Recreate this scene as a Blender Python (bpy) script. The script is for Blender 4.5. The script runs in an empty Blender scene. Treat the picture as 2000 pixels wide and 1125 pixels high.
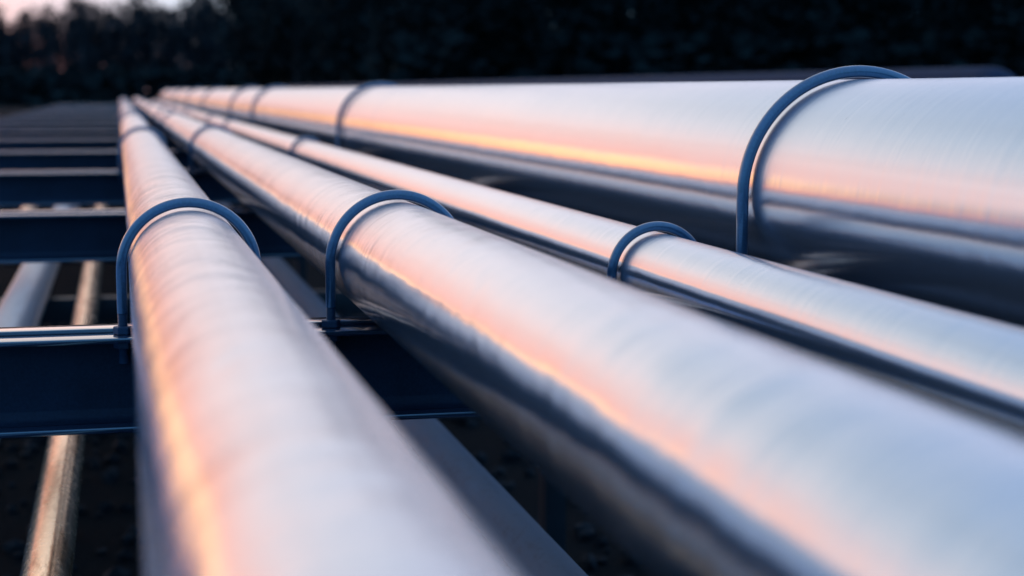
import bpy, bmesh, math, random
from mathutils import Vector, Matrix

random.seed(7)
R = math.radians
scene = bpy.context.scene
col = scene.collection

# ------------------------------------------------------------------ camera
EYE = 1.55
D = 2.40                                   # distance to the first cross beam
cam_d = bpy.data.cameras.new('camera')
cam = bpy.data.objects.new('camera', cam_d)
col.objects.link(cam)
cam.location = (0, 0, EYE)
yaw, pitch = 0.23099, 0.11844
fwd = Vector((math.sin(yaw) * math.cos(pitch), math.cos(yaw) * math.cos(pitch), -math.sin(pitch)))
cam.rotation_euler = fwd.to_track_quat('-Z', 'Y').to_euler()
cam_d.sensor_width = 36.0
cam_d.lens = 36.0 * 3240 / 2000
cam_d.clip_start = 0.05
cam_d.clip_end = 2000
cam_d.dof.use_dof = True
cam_d.dof.focus_distance = 2.46
cam_d.dof.aperture_fstop = 3.6
cam_d.dof.aperture_blades = 0
scene.camera = cam

# ------------------------------------------------------------------ view
scene.view_settings.view_transform = 'Standard'
scene.view_settings.look = 'None'
scene.view_settings.exposure = 0.0
scene.view_settings.gamma = 1.0
scene.view_settings.use_curve_mapping = False

# ------------------------------------------------------------------ sky at sunset: the sun sits ahead and to the left
SUN_AZ = R(-16.5)                          # measured from +Y, negative to the left
SUN_EL = R(1.0)
sun_h = Vector((math.sin(SUN_AZ), math.cos(SUN_AZ), 0))

world = bpy.data.worlds.new('World')
scene.world = world
world.use_nodes = True
wt = world.node_tree
wt.nodes.clear()


class G:
    """small helper for node graphs"""
    def __init__(s, t):
        s.t = t

    def n(s, kind, **kw):
        x = s.t.nodes.new(kind)
        for k, v in kw.items():
            setattr(x, k, v)
        return x

    def l(s, a, b):
        s.t.links.new(a, b)

    def put(s, sock, v):
        if isinstance(v, bpy.types.NodeSocket):
            s.l(v, sock)
        else:
            sock.default_value = v

    def m(s, op, a, b=0.0, c=None, clamp=False):
        x = s.n('ShaderNodeMath', operation=op, use_clamp=clamp)
        s.put(x.inputs[0], a)
        s.put(x.inputs[1], b)
        if c is not None:
            s.put(x.inputs[2], c)
        return x.outputs[0]

    def ramp(s, fac, stops, interp='EASE'):
        x = s.n('ShaderNodeValToRGB')
        s.put(x.inputs[0], fac)
        cr = x.color_ramp
        cr.interpolation = interp
        while len(cr.elements) < len(stops):
            cr.elements.new(0.5)
        for e, (p, c) in zip(cr.elements, stops):
            e.position = p
            e.color = tuple(c) + (1,) if len(c) == 3 else c
        return x.outputs[0]

    def mix(s, f, a, b, blend='MIX'):
        x = s.n('ShaderNodeMix', data_type='RGBA', blend_type=blend)
        s.put(x.inputs[0], f)
        for i, v in ((6, a), (7, b)):
            if isinstance(v, tuple) and len(v) == 3:
                v = v + (1,)
            s.put(x.inputs[i], v)
        return x.outputs[2]

    def noise(s, vec, scale, detail=3, rough=0.5, dist=0.0):
        x = s.n('ShaderNodeTexNoise')
        s.put(x.inputs['Vector'], vec)
        x.inputs['Scale'].default_value = scale
        x.inputs['Detail'].default_value = detail
        x.inputs['Roughness'].default_value = rough
        x.inputs['Distortion'].default_value = dist
        return x.outputs['Fac']

    def scaled(s, vec, sc, loc=(0, 0, 0)):
        x = s.n('ShaderNodeMapping')
        s.l(vec, x.inputs[0])
        x.inputs['Scale'].default_value = sc
        x.inputs['Location'].default_value = loc
        return x.outputs[0]


g = G(wt)
tc = g.n('ShaderNodeTexCoord')
sep = g.n('ShaderNodeSeparateXYZ')
g.l(tc.outputs['Generated'], sep.inputs[0])
X, Y, Z = sep.outputs
el = g.m('DIVIDE', g.m('ARCSINE', Z), math.pi / 2)            # 0 at the horizon, 1 overhead
hl = g.m('SQRT', g.m('ADD', g.m('MULTIPLY', X, X), g.m('MULTIPLY_ADD', Y, Y, 1e-5)))
ca = g.m('DIVIDE', g.m('ADD', g.m('MULTIPLY', X, sun_h.x), g.m('MULTIPLY', Y, sun_h.y)), hl)
az = g.m('ARCCOSINE', g.m('MINIMUM', ca, 0.99999))            # angle from the sun along the horizon
# thin drawn-out cloud veils shift the bands up and down a little
veil = g.noise(g.scaled(tc.outputs['Generated'], (2.2, 2.2, 16.0)), 1.6, 4, 0.55, 0.4)
elv = g.m('ADD', el, g.m('MULTIPLY', g.m('SUBTRACT', veil, 0.5), 0.055))
elc = g.m('MAXIMUM', elv, 0.0)
sunside = g.ramp(elc, [(0.0, (0.20, 0.28, 0.36)), (0.048, (0.33, 0.47, 0.57)), (0.085, (1.00, 0.84, 0.80)),
                       (0.14, (1.10, 0.93, 0.88)), (0.22, (0.80, 0.75, 0.73)), (0.34, (0.51, 0.56, 0.62)),
                       (0.55, (0.27, 0.39, 0.59)), (1.0, (0.13, 0.31, 0.66))])
farside = g.ramp(elc, [(0.0, (0.06, 0.23, 0.50)), (0.10, (0.08, 0.28, 0.62)), (0.40, (0.11, 0.31, 0.70)),
                       (1.0, (0.15, 0.34, 0.72))])
wside = g.m('POWER', g.m('MULTIPLY_ADD', ca, 0.5, 0.5), 4.5)
base = g.mix(wside, farside, sunside)


def glow(width, centre, height, colour, under, amount=1.0):
    """sunset light round the place where the sun goes down; all sizes in degrees"""
    ga = g.m('DIVIDE', az, R(width))
    ge = g.m('DIVIDE', g.m('SUBTRACT', elc, centre / 90.0), height / 90.0)
    q = g.m('ADD', g.m('MULTIPLY', ga, ga), g.m('MULTIPLY', ge, ge))
    f = g.m('MULTIPLY', g.m('EXPONENT', g.m('MULTIPLY', q, -1.0)), amount)
    return g.mix(f, under, colour)


skyc = glow(15.5, 9.5, 7.0, (1.15, 0.68, 0.55), base, 0.9)
skyc = glow(10.0, 0.0, 8.0, (1.35, 0.38, 0.24), skyc)
skyc = glow(6.5, 2.4, 2.1, (1.65, 0.92, 0.30), skyc, 0.95)
skyc = glow(13.0, 0.0, 1.5, (1.20, 0.25, 0.20), skyc, 0.9)
# soft light and dark in the veil
soft = g.m('MULTIPLY_ADD', g.m('SUBTRACT', veil, 0.5), 0.80, 1.0)
skyc = g.mix(1.0, skyc, soft, 'MULTIPLY')
bg1 = g.n('ShaderNodeBackground')
g.l(skyc, bg1.inputs[0])
bg1.inputs[1].default_value = 1.52
nishita = g.n('ShaderNodeTexSky', sky_type='NISHITA', sun_disc=False)
nishita.sun_elevation = SUN_EL
nishita.sun_rotation = SUN_AZ
nishita.dust_density = 2.0
bg2 = g.n('ShaderNodeBackground')
g.l(nishita.outputs[0], bg2.inputs[0])
bg2.inputs[1].default_value = 0.01
add = g.n('ShaderNodeAddShader')
g.l(bg1.outputs[0], add.inputs[0])
g.l(bg2.outputs[0], add.inputs[1])
wo = g.n('ShaderNodeOutputWorld')
g.l(add.outputs[0], wo.inputs[0])

# ------------------------------------------------------------------ sun lamp, almost set
sun_d = bpy.data.lights.new('sun', 'SUN')
sun_d.energy = 0.028
sun_d.angle = R(9.0)
sun_d.color = (1.0, 0.56, 0.22)
sun = bpy.data.objects.new('sun', sun_d)
col.objects.link(sun)
to_sun = Vector((sun_h.x * math.cos(SUN_EL), sun_h.y * math.cos(SUN_EL), math.sin(SUN_EL)))
sun.rotation_euler = to_sun.to_track_quat('Z', 'Y').to_euler()


# ================================================================== helpers
def tag(o, label=None, cat=None, group=None, kind=None):
    for k, v in (('label', label), ('category', cat), ('group', group), ('kind', kind)):
        if v:
            o[k] = v
    return o


def link(name, mesh, parent=None, loc=(0, 0, 0), rot=(0, 0, 0)):
    o = bpy.data.objects.new(name, mesh)
    col.objects.link(o)
    o.parent = parent
    o.location = loc
    o.rotation_euler = rot
    return o


def empty(name, loc):
    return link(name, None, None, loc)


def mesh_of(bm, name, mat, smooth=False, angle=None):
    me = bpy.data.meshes.new(name)
    bm.normal_update()
    bm.to_mesh(me)
    bm.free()
    me.materials.append(mat)
    if smooth:
        for p in me.polygons:
            p.use_smooth = True
    if angle is not None:
        me.set_sharp_from_angle(angle=angle)
    return me


def box(bm, x0, x1, y0, y1, z0, z1):
    vs = [bm.verts.new(v) for v in ((x0, y0, z0), (x1, y0, z0), (x1, y1, z0), (x0, y1, z0),
                                    (x0, y0, z1), (x1, y0, z1), (x1, y1, z1), (x0, y1, z1))]
    for f in ((3, 2, 1, 0), (4, 5, 6, 7), (0, 1, 5, 4), (1, 2, 6, 5), (2, 3, 7, 6), (3, 0, 4, 7)):
        bm.faces.new([vs[i] for i in f])


def box_mesh(name, mat, x0, x1, y0, y1, z0, z1, bev=0.0012):
    bm = bmesh.new()
    box(bm, x0, x1, y0, y1, z0, z1)
    if bev:
        bmesh.ops.bevel(bm, geom=list(bm.edges), offset=bev, segments=2, affect='EDGES', profile=0.6)
    return mesh_of(bm, name, mat, True, R(40))


def sweep(bm, pts, rad, segs=20, caps=True):
    """tube along a list of points; rad is a number or a list"""
    n = len(pts)
    pts = [Vector(p) for p in pts]
    rads = rad if isinstance(rad, (list, tuple)) else [rad] * n
    up = None
    rings = []
    for i in range(n):
        t = (pts[min(i + 1, n - 1)] - pts[max(i - 1, 0)]).normalized()
        if up is None:
            a = Vector((0, 0, 1)) if abs(t.z) < 0.9 else Vector((0, 1, 0))
            up = (a - t * a.dot(t)).normalized()
        else:
            up = (up - t * up.dot(t)).normalized()
        sd = t.cross(up)
        ring = []
        for k in range(segs):
            a = 2 * math.pi * k / segs
            ring.append(bm.verts.new(pts[i] + (sd * math.cos(a) + up * math.sin(a)) * rads[i]))
        rings.append(ring)
    for i in range(n - 1):
        for k in range(segs):
            k2 = (k + 1) % segs
            bm.faces.new((rings[i][k], rings[i][k2], rings[i + 1][k2], rings[i + 1][k]))
    if caps:
        bm.faces.new(rings[0][::-1])
        bm.faces.new(rings[-1])


# ================================================================== materials
def new_mat(name):
    m = bpy.data.materials.new(name)
    m.use_nodes = True
    t = m.node_tree
    b = t.nodes['Principled BSDF']
    return m, G(t), b


def bump(gr, b, h, strength, dist):
    x = gr.n('ShaderNodeBump')
    x.inputs['Strength'].default_value = strength
    x.inputs['Distance'].default_value = dist
    gr.l(h, x.inputs['Height'])
    gr.l(x.outputs[0], b.inputs['Normal'])
    return x


def cladding_mat(name, seed, wave=1.0, dents=1.0, rough=0.24, aniso=0.8):
    """satin aluminium cladding: rolled rings, fine hoop scratches, shallow dents"""
    m, gr, b = new_mat(name)
    t = gr.n('ShaderNodeTexCoord').outputs['Object']
    rings = gr.noise(gr.scaled(t, (1.6, 15.0, 1.6), (seed, seed, 0)), 1.0, 5, 0.6, 0.4)
    amp = gr.noise(gr.scaled(t, (3.0, 1.1, 3.0), (seed, 0, 2.0)), 1.0, 2, 0.5)
    rings = gr.m('MULTIPLY', gr.m('SUBTRACT', rings, 0.5), gr.m('MULTIPLY', gr.m('POWER', amp, 2.0), 3.6))
    fine = gr.noise(gr.scaled(t, (3.0, 420.0, 3.0), (0, seed, seed)), 1.0, 3, 0.6)
    dent = gr.noise(gr.scaled(t, (5.0, 2.4, 5.0), (seed, 0, seed)), 1.0, 3, 0.5, 0.6)
    h = gr.m('ADD', gr.m('MULTIPLY', rings, wave), gr.m('MULTIPLY', dent, dents))
    h = gr.m('ADD', h, gr.m('MULTIPLY', fine, 0.05))
    bump(gr, b, h, 1.0, 0.0016)
    smear = gr.noise(gr.scaled(t, (7.0, 1.6, 7.0), (0, seed, 0)), 1.0, 4, 0.6)
    rr = gr.m('ADD', gr.m('MULTIPLY_ADD', smear, 0.08, rough - 0.04), gr.m('MULTIPLY', gr.m('SUBTRACT', fine, 0.5), 0.06))
    gr.l(rr, b.inputs['Roughness'])
    speck = gr.noise(t, 170.0, 2, 0.5)
    sp = gr.m('GREATER_THAN', speck, 0.775)
    c = gr.mix(smear, (0.46, 0.53, 0.61), (0.55, 0.61, 0.68))
    c = gr.mix(gr.m('MULTIPLY', sp, 0.6), c, (0.10, 0.09, 0.08))
    gr.l(c, b.inputs['Base Color'])
    b.inputs['Metallic'].default_value = 0.88
    tg = gr.n('ShaderNodeTangent', direction_type='RADIAL', axis='Y')
    gr.l(tg.outputs[0], b.inputs['Tangent'])
    b.inputs['Anisotropic'].default_value = aniso
    b.inputs['Anisotropic Rotation'].default_value = 0.25
    return m


def galvanised_mat(name, tint, seed, rough=0.40, stain=None, metal=0.95):
    m, gr, b = new_mat(name)
    t = gr.n('ShaderNodeTexCoord').outputs['Object']
    sp = gr.noise(gr.scaled(t, (1, 0.6, 1), (seed, 0, 0)), 55.0, 4, 0.6)
    st = gr.noise(gr.scaled(t, (14, 1.5, 14), (0, seed, 0)), 2.0, 4, 0.65)
    f = gr.m('MULTIPLY_ADD', st, 0.5, gr.m('MULTIPLY', sp, 0.5))
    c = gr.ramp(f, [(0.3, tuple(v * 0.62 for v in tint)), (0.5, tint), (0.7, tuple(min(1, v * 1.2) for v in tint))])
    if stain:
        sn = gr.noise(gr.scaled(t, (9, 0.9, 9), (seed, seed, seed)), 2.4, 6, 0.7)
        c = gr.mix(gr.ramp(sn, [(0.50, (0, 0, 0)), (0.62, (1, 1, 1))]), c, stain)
    gr.l(c, b.inputs['Base Color'])
    b.inputs['Metallic'].default_value = metal
    gr.l(gr.m('MULTIPLY_ADD', sp, 0.25, rough - 0.10), b.inputs['Roughness'])
    bump(gr, b, sp, 0.25, 0.001)
    return m


def paint_mat(name, colr, rough, seed, coat=0.0, wear=0.25, spec=0.5, relief=0.12):
    m, gr, b = new_mat(name)
    t = gr.n('ShaderNodeTexCoord').outputs['Object']
    n1 = gr.noise(gr.scaled(t, (1, 1, 1), (seed, seed, 0)), 9.0, 5, 0.6)
    n2 = gr.noise(t, 220.0, 3, 0.6)
    f = gr.m('MULTIPLY_ADD', n2, 0.4, gr.m('MULTIPLY', n1, 0.6))
    c = gr.ramp(f, [(0.35, tuple(v * (1 - wear) for v in colr)), (0.65, tuple(v * (1 + wear) for v in colr))])
    chip = gr.m('GREATER_THAN', gr.noise(t, 95.0, 3, 0.6), 0.73)
    c = gr.mix(gr.m('MULTIPLY', chip, 0.7), c, (0.05, 0.035, 0.028))
    gr.l(c, b.inputs['Base Color'])
    gr.l(gr.m('MULTIPLY_ADD', n1, 0.16, rough - 0.08), b.inputs['Roughness'])
    b.inputs['Specular IOR Level'].default_value = spec
    b.inputs['Coat Weight'].default_value = coat
    b.inputs['Coat IOR'].default_value = 2.1
    b.inputs['Coat Roughness'].default_value = 0.05
    if relief:
        bump(gr, b, n2, relief, 0.0006)
    return m


M_clad = [cladding_mat('aluminium_cladding_%d' % i, 3.7 * i + 1.3, w, d, r, a) for i, (w, d, r, a) in
          enumerate(((1.2, 6.0, 0.18, 0.75), (1.2, 3.2, 0.17, 0.75), (0.6, 1.2, 0.18, 0.7), (0.4, 0.8, 0.20, 0.65)))]
M_bolt = paint_mat('blue_bolt_paint', (0.030, 0.075, 0.128), 0.32, 1.0, coat=0.7)
M_nut = paint_mat('blue_nut_paint', (0.022, 0.05, 0.09), 0.42, 2.0)
M_beam = paint_mat('navy_beam_paint', (0.013, 0.026, 0.050), 0.22, 3.0, coat=1.0, spec=0.5, relief=0)
M_web = paint_mat('matt_navy_web_paint', (0.010, 0.021, 0.038), 0.55, 6.0, spec=0.2, relief=0)
M_post = paint_mat('dark_post_paint', (0.007, 0.010, 0.013), 0.5, 4.0)
M_far = paint_mat('blue_grey_pipe_paint', (0.008, 0.020, 0.045), 0.8, 5.0, spec=0.2)
M_galv = galvanised_mat('galvanised_grey', (0.085, 0.12, 0.16), 1.0, 0.68, None, 0.4)
M_galv_blue = galvanised_mat('galvanised_blue_grey', (0.26, 0.35, 0.43), 2.0)
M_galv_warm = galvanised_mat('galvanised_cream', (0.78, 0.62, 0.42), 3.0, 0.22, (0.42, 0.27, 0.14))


def ground_mat():
    m, gr, b = new_mat('dark_earth')
    t = gr.n('ShaderNodeTexCoord').outputs['Object']
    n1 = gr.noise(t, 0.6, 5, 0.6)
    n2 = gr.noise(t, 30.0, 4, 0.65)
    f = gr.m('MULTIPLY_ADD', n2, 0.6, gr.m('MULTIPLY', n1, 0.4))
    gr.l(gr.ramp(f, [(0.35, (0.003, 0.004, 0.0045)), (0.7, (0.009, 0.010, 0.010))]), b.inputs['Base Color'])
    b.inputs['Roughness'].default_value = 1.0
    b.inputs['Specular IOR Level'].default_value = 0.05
    bump(gr, b, n2, 0.6, 0.03)
    return m


def flat_mat(name, a, c2, scale, rough=0.9):
    m, gr, b = new_mat(name)
    t = gr.n('ShaderNodeTexCoord').outputs['Object']
    n = gr.noise(t, scale, 3, 0.6)
    gr.l(gr.ramp(n, [(0.35, a), (0.65, c2)]), b.inputs['Base Color'])
    b.inputs['Roughness'].default_value = rough
    b.inputs['Specular IOR Level'].default_value = 0.15
    return m


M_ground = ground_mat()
M_stone = flat_mat('dark_stone', (0.004, 0.005, 0.006), (0.014, 0.016, 0.017), 14.0, 0.8)  # near-black stone, slightly mottled
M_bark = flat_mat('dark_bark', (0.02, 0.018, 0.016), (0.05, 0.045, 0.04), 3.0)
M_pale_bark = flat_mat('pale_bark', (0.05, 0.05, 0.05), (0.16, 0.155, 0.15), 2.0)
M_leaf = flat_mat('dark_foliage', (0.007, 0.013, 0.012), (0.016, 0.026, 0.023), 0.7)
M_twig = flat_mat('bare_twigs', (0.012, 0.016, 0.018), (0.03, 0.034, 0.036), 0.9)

# ================================================================== ground
bm = bmesh.new()
bmesh.ops.create_grid(bm, x_segments=40, y_segments=40, size=900)
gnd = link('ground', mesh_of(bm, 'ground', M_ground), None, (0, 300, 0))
tag(gnd, 'dark bare earth under the pipe rack', 'ground', None, 'structure')

# unseen gravel yard left of the rack, there for the pipes to reflect
M_yard = flat_mat('blue_tinted_gravel', (0.18, 0.33, 0.50), (0.27, 0.43, 0.62), 2.2, 0.95)  # blue light put into the gravel colour, mirrored in the pipe flanks
bm = bmesh.new()
yv = [bm.verts.new(p) for p in ((-1.70, -14, 0.004), (-1.70, 15, 0.004), (-19, 165, 0.004), (-150, 165, 0.004), (-150, -14, 0.004))]
bm.faces.new(yv[::-1])
bmesh.ops.recalc_face_normals(bm, faces=list(bm.faces))
yard = link('yard', mesh_of(bm, 'yard', M_yard))
tag(yard, 'unseen gravel yard left of the pipe rack, tinted blue for the pipes to reflect', 'yard', None, 'structure')

# loose stones below the rack
bm = bmesh.new()
bmesh.ops.create_icosphere(bm, subdivisions=1, radius=1)
bm.verts.index_update()
ico_v = [v.co.copy() for v in bm.verts]
ico_f = [[v.index for v in f.verts] for f in bm.faces]
bm.free()
rs = random.Random(3)
sv, sf = [], []
for i in range(2600):
    x, y = rs.uniform(-2.2, 2.6), rs.uniform(0.6, 12.0)
    s = rs.uniform(0.012, 0.05) * (1.6 if rs.random() < 0.06 else 1)
    sy, sz, a = s * rs.uniform(0.6, 1), s * rs.uniform(0.5, 0.9), rs.uniform(0, 6.3)
    b0 = len(sv)
    for v in ico_v:
        q = rs.uniform(0.8, 1.15)
        vx, vy = v.x * s * q, v.y * sy * q
        sv.append((x + vx * math.cos(a) - vy * math.sin(a), y + vx * math.sin(a) + vy * math.cos(a), s * 0.3 + v.z * sz * q))
    sf += [[b0 + k for k in f] for f in ico_f]


def raw_mesh(name, verts, faces, mat):
    me = bpy.data.meshes.new(name)
    me.from_pydata(verts, [], faces)
    me.materials.append(mat)
    return me


st = link('loose_stones', raw_mesh('loose_stones', sv, sf, M_stone))
tag(st, 'loose dark stones lying on the ground under the rack', 'stones', None, 'stuff')

# ================================================================== cross beams of the rack
ZB = EYE - 0.3440                           # top of the upper flange
BAR = 0.0065                                # rest bar on the flange
BH = 0.135                                  # beam height
STEP = 2.44
NB = 18
LX0, LX1 = -1.50, 1.62
ZL = EYE - 0.88                             # top of the lower beam

fl_t = box_mesh('top_flange', M_beam, LX0, LX1, -0.038, 0.072, -0.008, 0.0, 0.0016)
fl_b = box_mesh('bottom_flange', M_beam, LX0, LX1, -0.038, 0.072, -BH, -BH + 0.008, 0.0016)
web = box_mesh('web', M_web, LX0 + 0.004, LX1 - 0.004, 0.0145, 0.0205, -BH + 0.0082, -0.0082, 0)
bar = box_mesh('rest_bar', M_beam, LX0 + 0.01, LX1 - 0.01, 0.016, 0.066, 0.0002, BAR, 0.0014)
# rounded root between web and flange along the bottom
bm = bmesh.new()
prof = [(0.0143, -BH + 0.0083), (-0.004, -BH + 0.0083), (0.006, -BH + 0.0105), (0.0118, -BH + 0.016), (0.0143, -BH + 0.026)]
ra = [bm.verts.new((LX0 + 0.006, y, z)) for y, z in prof]
rb = [bm.verts.new((LX1 - 0.006, y, z)) for y, z in prof]
for i in range(len(prof)):
    j = (i + 1) % len(prof)
    bm.faces.new((ra[i], rb[i], rb[j], ra[j]))
bm.faces.new(ra[::-1])
bm.faces.new(rb)
bmesh.ops.recalc_face_normals(bm, faces=list(bm.faces))
root_fillet = mesh_of(bm, 'root_fillet', M_web, True, R(40))
low = box_mesh('lower_beam', M_post, LX0, LX1, -0.03, 0.05, ZL - 0.10 - ZB, ZL - ZB, 0.002)
post = box_mesh('post', M_post, -0.032, 0.032, -0.03, 0.064, -ZB, -BH - 0.0005, 0.002)

names = ['nearest', 'second', 'third', 'fourth', 'fifth', 'sixth', 'seventh', 'eighth', 'ninth', 'tenth', 'eleventh', 'twelfth',
         'thirteenth', 'fourteenth', 'fifteenth', 'sixteenth', 'seventeenth', 'farthest']
for k in range(NB):
    y = D + STEP * k
    e = empty('cross_beam', (0, y, ZB))
    if k == 0:
        lab = 'sharp navy steel cross beam with the nuts of the nearest U-bolts on its flange'
    elif k < 6:
        lab = '%s navy steel cross beam of the rack counting away from the camera' % names[k]
    else:
        lab = '%s navy cross beam from the camera, a blurred thin stripe at left' % names[k]
    tag(e, lab, 'beam', 'steel cross beams carrying the pipes')
    tf = link('top_flange', fl_t, e)
    link('rest_bar', bar, tf)
    wb = link('web', web, e)
    link('root_fillet', root_fillet, wb)
    link('bottom_flange', fl_b, e)
    link('lower_beam', low, e)
    for px in (LX0 + 0.12, 1.27):
        link('post', post, e, (px, 0, 0))

# ================================================================== pipes on the rack
END = D + STEP * 15.6
START = -5.0


def make_pipe(name, label, cat, x, z, r, mat, segs, group):
    e = empty(name, (x, START, z))
    tag(e, label, cat, group)
    bm = bmesh.new()
    pts = [(0, (END - START) * i / 40, 0) for i in range(41)]
    sweep(bm, pts, r, segs)
    link('cladding', mesh_of(bm, 'cladding', mat, True, R(50)), e)
    bm = bmesh.new()
    rb_ = r * 1.6 + 0.05
    pts = [(0, END - START - 0.001 + rb_ * math.sin(math.pi / 2 * i / 10), -rb_ * (1 - math.cos(math.pi / 2 * i / 10))) for i in range(11)]
    pts.append((0, pts[-1][1], -z + 0.0))
    sweep(bm, pts, r * 1.012, max(20, segs // 2))
    link('elbow', mesh_of(bm, 'elbow', mat, True, R(50)), e)
    return e


GAP = -0.0005
specs = [  # x, bolt centre-line radius, rod radius
    (0.09100, 0.09486, 0.0074), (0.39084, 0.09822, 0.0074), (0.79165, 0.07137, 0.0074), (1.11822, 0.18956, 0.0093)]
pipe_labels = [
    'medium silver clad pipe at the far left of the rack, running past the lens',
    'medium silver clad pipe second from left with a yellow sunset line',
    'thinnest silver clad pipe on the rack, beside the big one',
    'biggest silver clad pipe at the right with bands of reflected sunset']
pipes, pipe_objs = [], []
for i, (x, rc, rod) in enumerate(specs):
    r = rc - rod - 0.00328 - GAP
    zc = ZB + BAR + r
    pipes.append((x, zc, r, rc, rod))
    pipe_objs.append(make_pipe('clad_pipe', pipe_labels[i], 'pipe', x, zc, r, M_clad[i], (96, 96, 80, 144)[i], 'silver pipes on top of the rack'))

# lapped cladding joints: a thin proud band round a pipe
def seam(parent, r, y, mat, width=0.018):
    bm_ = bmesh.new()
    prof_ = [(y - width, r * 0.999), (y - width + 0.0006, r + 0.0003), (y - 0.002, r + 0.0003), (y, r + 0.0002), (y + 0.0004, r * 0.999)]
    sweep(bm_, [(0, p[0], 0) for p in prof_], [p[1] for p in prof_], 80, caps=False)
    link('lap_joint', mesh_of(bm_, 'lap_joint', mat, True, R(30)), parent)


for k_ in range(1, 7):
    seam(pipe_objs[2], pipes[2][2], 2.03 + 5.8 * k_ - START, M_clad[2])
    seam(pipe_objs[0], pipes[0][2], 3.6 + 5.8 * k_ - START, M_clad[0])
    seam(pipe_objs[1], pipes[1][2], 1.4 + 5.8 * k_ - START, M_clad[1])
    seam(pipe_objs[3], pipes[3][2], 0.6 + 5.8 * k_ - START, M_clad[3])

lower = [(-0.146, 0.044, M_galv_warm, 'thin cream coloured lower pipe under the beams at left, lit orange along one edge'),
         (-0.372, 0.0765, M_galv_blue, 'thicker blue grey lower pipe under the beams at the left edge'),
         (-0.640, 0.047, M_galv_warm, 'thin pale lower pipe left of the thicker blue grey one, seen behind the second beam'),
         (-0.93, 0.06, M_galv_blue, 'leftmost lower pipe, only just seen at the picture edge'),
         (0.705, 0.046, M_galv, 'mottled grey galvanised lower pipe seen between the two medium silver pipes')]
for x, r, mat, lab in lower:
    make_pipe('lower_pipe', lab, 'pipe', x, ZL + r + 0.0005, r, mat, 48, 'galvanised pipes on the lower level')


# ================================================================== U-bolts
def bolt_meshes(x, zc, r, rc, rod):
    """meshes relative to the bolt's base: the middle between its feet, on the flange top"""
    h = zc - ZB
    pts = [(-rc, 0, 0.030), (-rc, 0, 0.035)]
    pts += [(-rc, 0, 0.035 + (h - 0.035) * i / 4) for i in range(1, 4)]
    pts += [(-rc * math.cos(a), 0, h + rc * math.sin(a)) for a in (math.pi * i / 48 for i in range(49))]
    pts += [(rc, 0, h - (h - 0.035) * i / 4) for i in range(1, 4)] + [(rc, 0, 0.035), (rc, 0, 0.030)]
    bm = bmesh.new()
    sweep(bm, pts, rod, 22)
    bow = mesh_of(bm, 'bow', M_bolt, True, R(50))
    bm = bmesh.new()
    zs, rr = [], []
    z, k = -0.042, 0
    while z < 0.0312:
        zs.append((0, 0, z))
        rr.append(rod * (0.97 if k % 2 else 0.86))
        z += 0.00095
        k += 1
    sweep(bm, zs, rr, 16)
    thread = mesh_of(bm, 'thread', M_nut, False)
    bm = bmesh.new()
    s = rod * 1.88
    hh = rod * 1.55
    rings = []
    for zz, q in ((0.0, 0.90), (hh * 0.10, 1.0), (hh * 0.90, 1.0), (hh, 0.90)):
        rings.append([bm.verts.new((s * q * math.cos(R(60 * j + 0)), s * q * math.sin(R(60 * j + 0)), zz)) for j in range(6)])
    for a, b_ in zip(rings, rings[1:]):
        for j in range(6):
            bm.faces.new((a[j], a[(j + 1) % 6], b_[(j + 1) % 6], b_[j]))
    bm.faces.new(rings[0][::-1])
    bm.faces.new(rings[-1])
    bmesh.ops.bevel(bm, geom=list(bm.edges), offset=0.0006, segments=2, affect='EDGES')
    nut = mesh_of(bm, 'nut', M_nut, True, R(35))
    return bow, thread, nut, hh


bolt_at = [0, 2, 4, 5, 7, 9, 11, 13, 15]
which = ['far left medium silver pipe', 'second silver pipe from left', 'thinnest silver pipe', 'biggest silver pipe']
for i, (x, zc, r, rc, rod) in enumerate(pipes):
    bow, thread, nut, hh = bolt_meshes(x, zc, r, rc, rod)
    for n_, k in enumerate(bolt_at):
        e = empty('u_bolt', (x, D + STEP * k, ZB))
        if k == 0:
            lab = 'sharp blue steel U-bolt arching over the ' + which[i]
        elif k == 2:
            lab = 'blurred second blue U-bolt along the ' + which[i]
        else:
            lab = 'blurred small blue U-bolt, %s from the camera along the %s' % (names[n_], which[i])
        tag(e, lab, 'u-bolt', 'blue U-bolts holding the pipes')
        bo = link('bow', bow, e)
        for s in (-1, 1):
            link('thread', thread, bo, (s * rc, 0, 0))
            link('nut', nut, e, (s * rc, 0, 0.0003))
            link('nut', nut, e, (s * rc, 0, -0.0083 - hh))

# ================================================================== painted pipe further off to the right
FX, FY0, FY1 = 6.2, 10.75, 64.0
fr = 0.17
fz = EYE + 0.175 - fr
e = empty('painted_pipe', (FX, FY0, 0))
tag(e, 'blurred blue grey painted pipe beyond the biggest silver pipe, before the wood', 'pipe')
bm = bmesh.new()
rb_ = 0.36
pts = [(0, 0, 0.0), (0, 0, fz - rb_ - 0.05)]
pts += [(0, rb_ - rb_ * math.cos(a), fz - rb_ + rb_ * math.sin(a)) for a in (math.pi / 2 * i / 10 for i in range(11))]
pts += [(0, rb_ + (FY1 - FY0) * i / 20, fz) for i in range(1, 21)]
sweep(bm, pts, fr, 40)
link('tube', mesh_of(bm, 'tube', M_far, True, R(50)), e)
pst = box_mesh('post', M_post, -0.06, 0.06, -0.06, 0.06, 0, fz - fr + 0.01, 0.003)
for i in range(9):
    link('post', pst, e, (0, 3.0 + 6.0 * i, 0))

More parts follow.
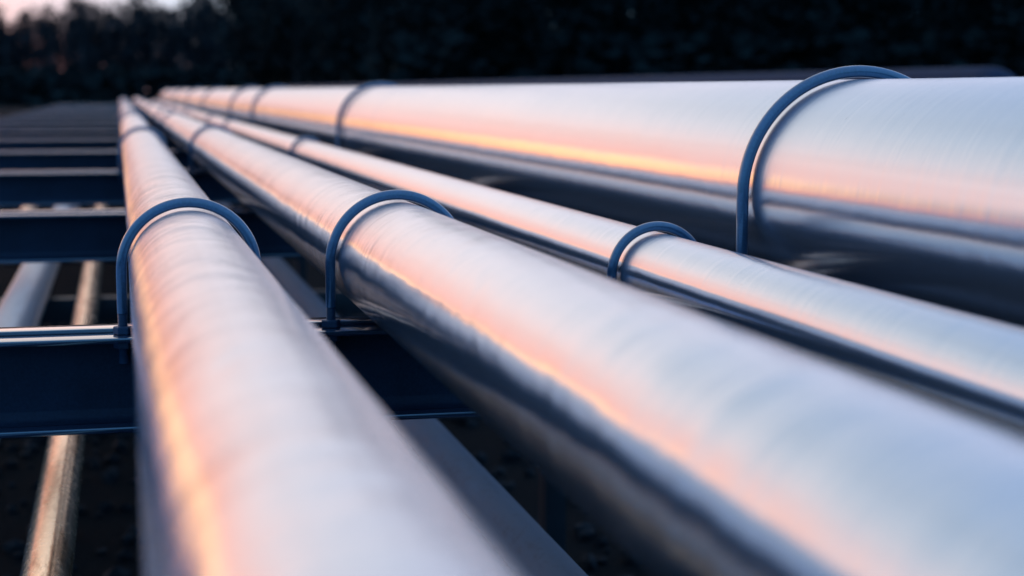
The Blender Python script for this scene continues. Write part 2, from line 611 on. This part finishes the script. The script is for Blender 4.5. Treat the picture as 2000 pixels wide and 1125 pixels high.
# ================================================================== the wood behind
def leaf_quad(vs, fs, c, s, rnd):
    a, t = rnd.uniform(0, 6.28), rnd.uniform(0, 3.14)
    ux, uy = math.cos(a) * s, math.sin(a) * s
    w = s * 0.6
    wx, wy, wz = -math.sin(a) * math.cos(t) * w, math.cos(a) * math.cos(t) * w, math.sin(t) * w
    n = len(vs)
    vs += [(c[0] - ux, c[1] - uy, c[2]), (c[0] - wx, c[1] - wy, c[2] - wz),
           (c[0] + ux, c[1] + uy, c[2]), (c[0] + wx, c[1] + wy, c[2] + wz)]
    fs.append((n, n + 1, n + 2, n + 3))


def tree_meshes(seed, height, spread, leaves, leaf, bare):
    rnd = random.Random(seed)
    bt = bmesh.new()
    n = 7
    lean = Vector((rnd.uniform(-0.05, 0.05), rnd.uniform(-0.05, 0.05), 1))
    tr = [lean * (height * 0.93 * i / n) + Vector((rnd.uniform(-.1, .1), rnd.uniform(-.1, .1), 0)) * (i > 0) for i in range(n + 1)]
    sweep(bt, tr, [0.02 * height * (1 - 0.9 * i / n) for i in range(n + 1)], 7)
    cv, cf = [], []
    tips = []
    nl = 22
    for i in range(nl):
        f = 0.16 + 0.8 * i / nl
        p0 = lean * (height * 0.93 * f)
        a = rnd.uniform(0, 6.28)
        ln = spread * (1.1 - 0.75 * abs(f - 0.45)) * rnd.uniform(0.65, 1.1) * (1 - 0.5 * max(0, f - 0.6))
        d = Vector((math.cos(a), math.sin(a), rnd.uniform(0.35, 1.0))).normalized()
        pts = [p0, p0 + d * ln * 0.55 + Vector((0, 0, 0.08 * ln)), p0 + d * ln + Vector((0, 0, 0.28 * ln))]
        w = 0.0065 * height * (1 - 0.7 * f)
        sweep(bt, pts, [w, w * 0.6, w * 0.2], 5)
        tips += [(pts[1] * (1 - t) + pts[2] * t) for t in (0.0, 0.4, 0.75, 1.0)]
    for i in range(leaves):
        t = rnd.choice(tips)
        g_ = spread * 0.20
        leaf_quad(cv, cf, t + Vector((rnd.gauss(0, g_), rnd.gauss(0, g_), rnd.gauss(0, g_ * 0.8))), leaf * rnd.uniform(0.5, 1.2), rnd)
    return mesh_of(bt, 'trunk', M_pale_bark if bare else M_bark, True), raw_mesh('crown', cv, cf, M_twig if bare else M_leaf)


dense = [tree_meshes(20 + i, 10.5 + i * 0.6, 2.6, 2600, 0.26, False) for i in range(4)]
bare = [tree_meshes(40 + i, 11.0 + i * 0.7, 2.3, 1700, 0.24, True) for i in range(4)]
rf = random.Random(11)


def plant(ax, dist, kinds, sc, label, group):
    tm, cm = rf.choice(kinds)
    o = empty('wood_tree', (dist * math.sin(ax), dist * math.cos(ax), 0))
    o.rotation_euler.z = rf.uniform(0, 6.28)
    o.scale = (sc * rf.uniform(0.9, 1.15),) * 2 + (sc * rf.uniform(0.9, 1.1),)
    tag(o, label, 'tree', group)
    link('trunk', tm, o)
    link('crown', cm, o)


# left: thinner and farther, sky showing above; right: nearer and closed
for row in range(4):
    a = -9.5 + 0.25 * row
    while a < 6.5:
        d = 185 + 9 * row + rf.uniform(-3, 3)
        hgt = 0.82 + 0.025 * max(0, a + 4) + (0.04 * row)
        if a < -5:
            hgt *= max(0.25, 1 - (-5 - a) * 0.20)
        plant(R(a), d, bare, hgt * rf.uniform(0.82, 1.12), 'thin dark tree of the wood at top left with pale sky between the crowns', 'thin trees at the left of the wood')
        a += rf.uniform(0.55, 0.95)
for row in range(4):
    a = 4.6 + 0.5 * row
    while a < 46:
        d = 96 + 6 * row + rf.uniform(-2, 2) + max(0, (9 - a)) * 8
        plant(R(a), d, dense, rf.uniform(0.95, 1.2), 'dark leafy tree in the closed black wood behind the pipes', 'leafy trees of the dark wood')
        a += rf.uniform(1.2, 1.9)

# undergrowth that closes the wood low down
uv, uf = [], []
ru = random.Random(5)
for i in range(26000):
    a = ru.uniform(-9.5, 48)
    d = (176 + ru.uniform(0, 40)) if a < 4 else (92 + ru.uniform(0, 24) + max(0, 9 - a) * 12)
    top = (1.2 + 2.8 * max(0, min(1, (a + 9.5) / 5))) if a < 4 else 4.6
    leaf_quad(uv, uf, Vector((d * math.sin(R(a)), d * math.cos(R(a)), ru.uniform(0, 1) ** 1.2 * top)), ru.uniform(0.35, 0.9), ru)
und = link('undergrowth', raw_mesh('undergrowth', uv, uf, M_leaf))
tag(und, 'dark tangled undergrowth along the foot of the wood', 'undergrowth', None, 'stuff')
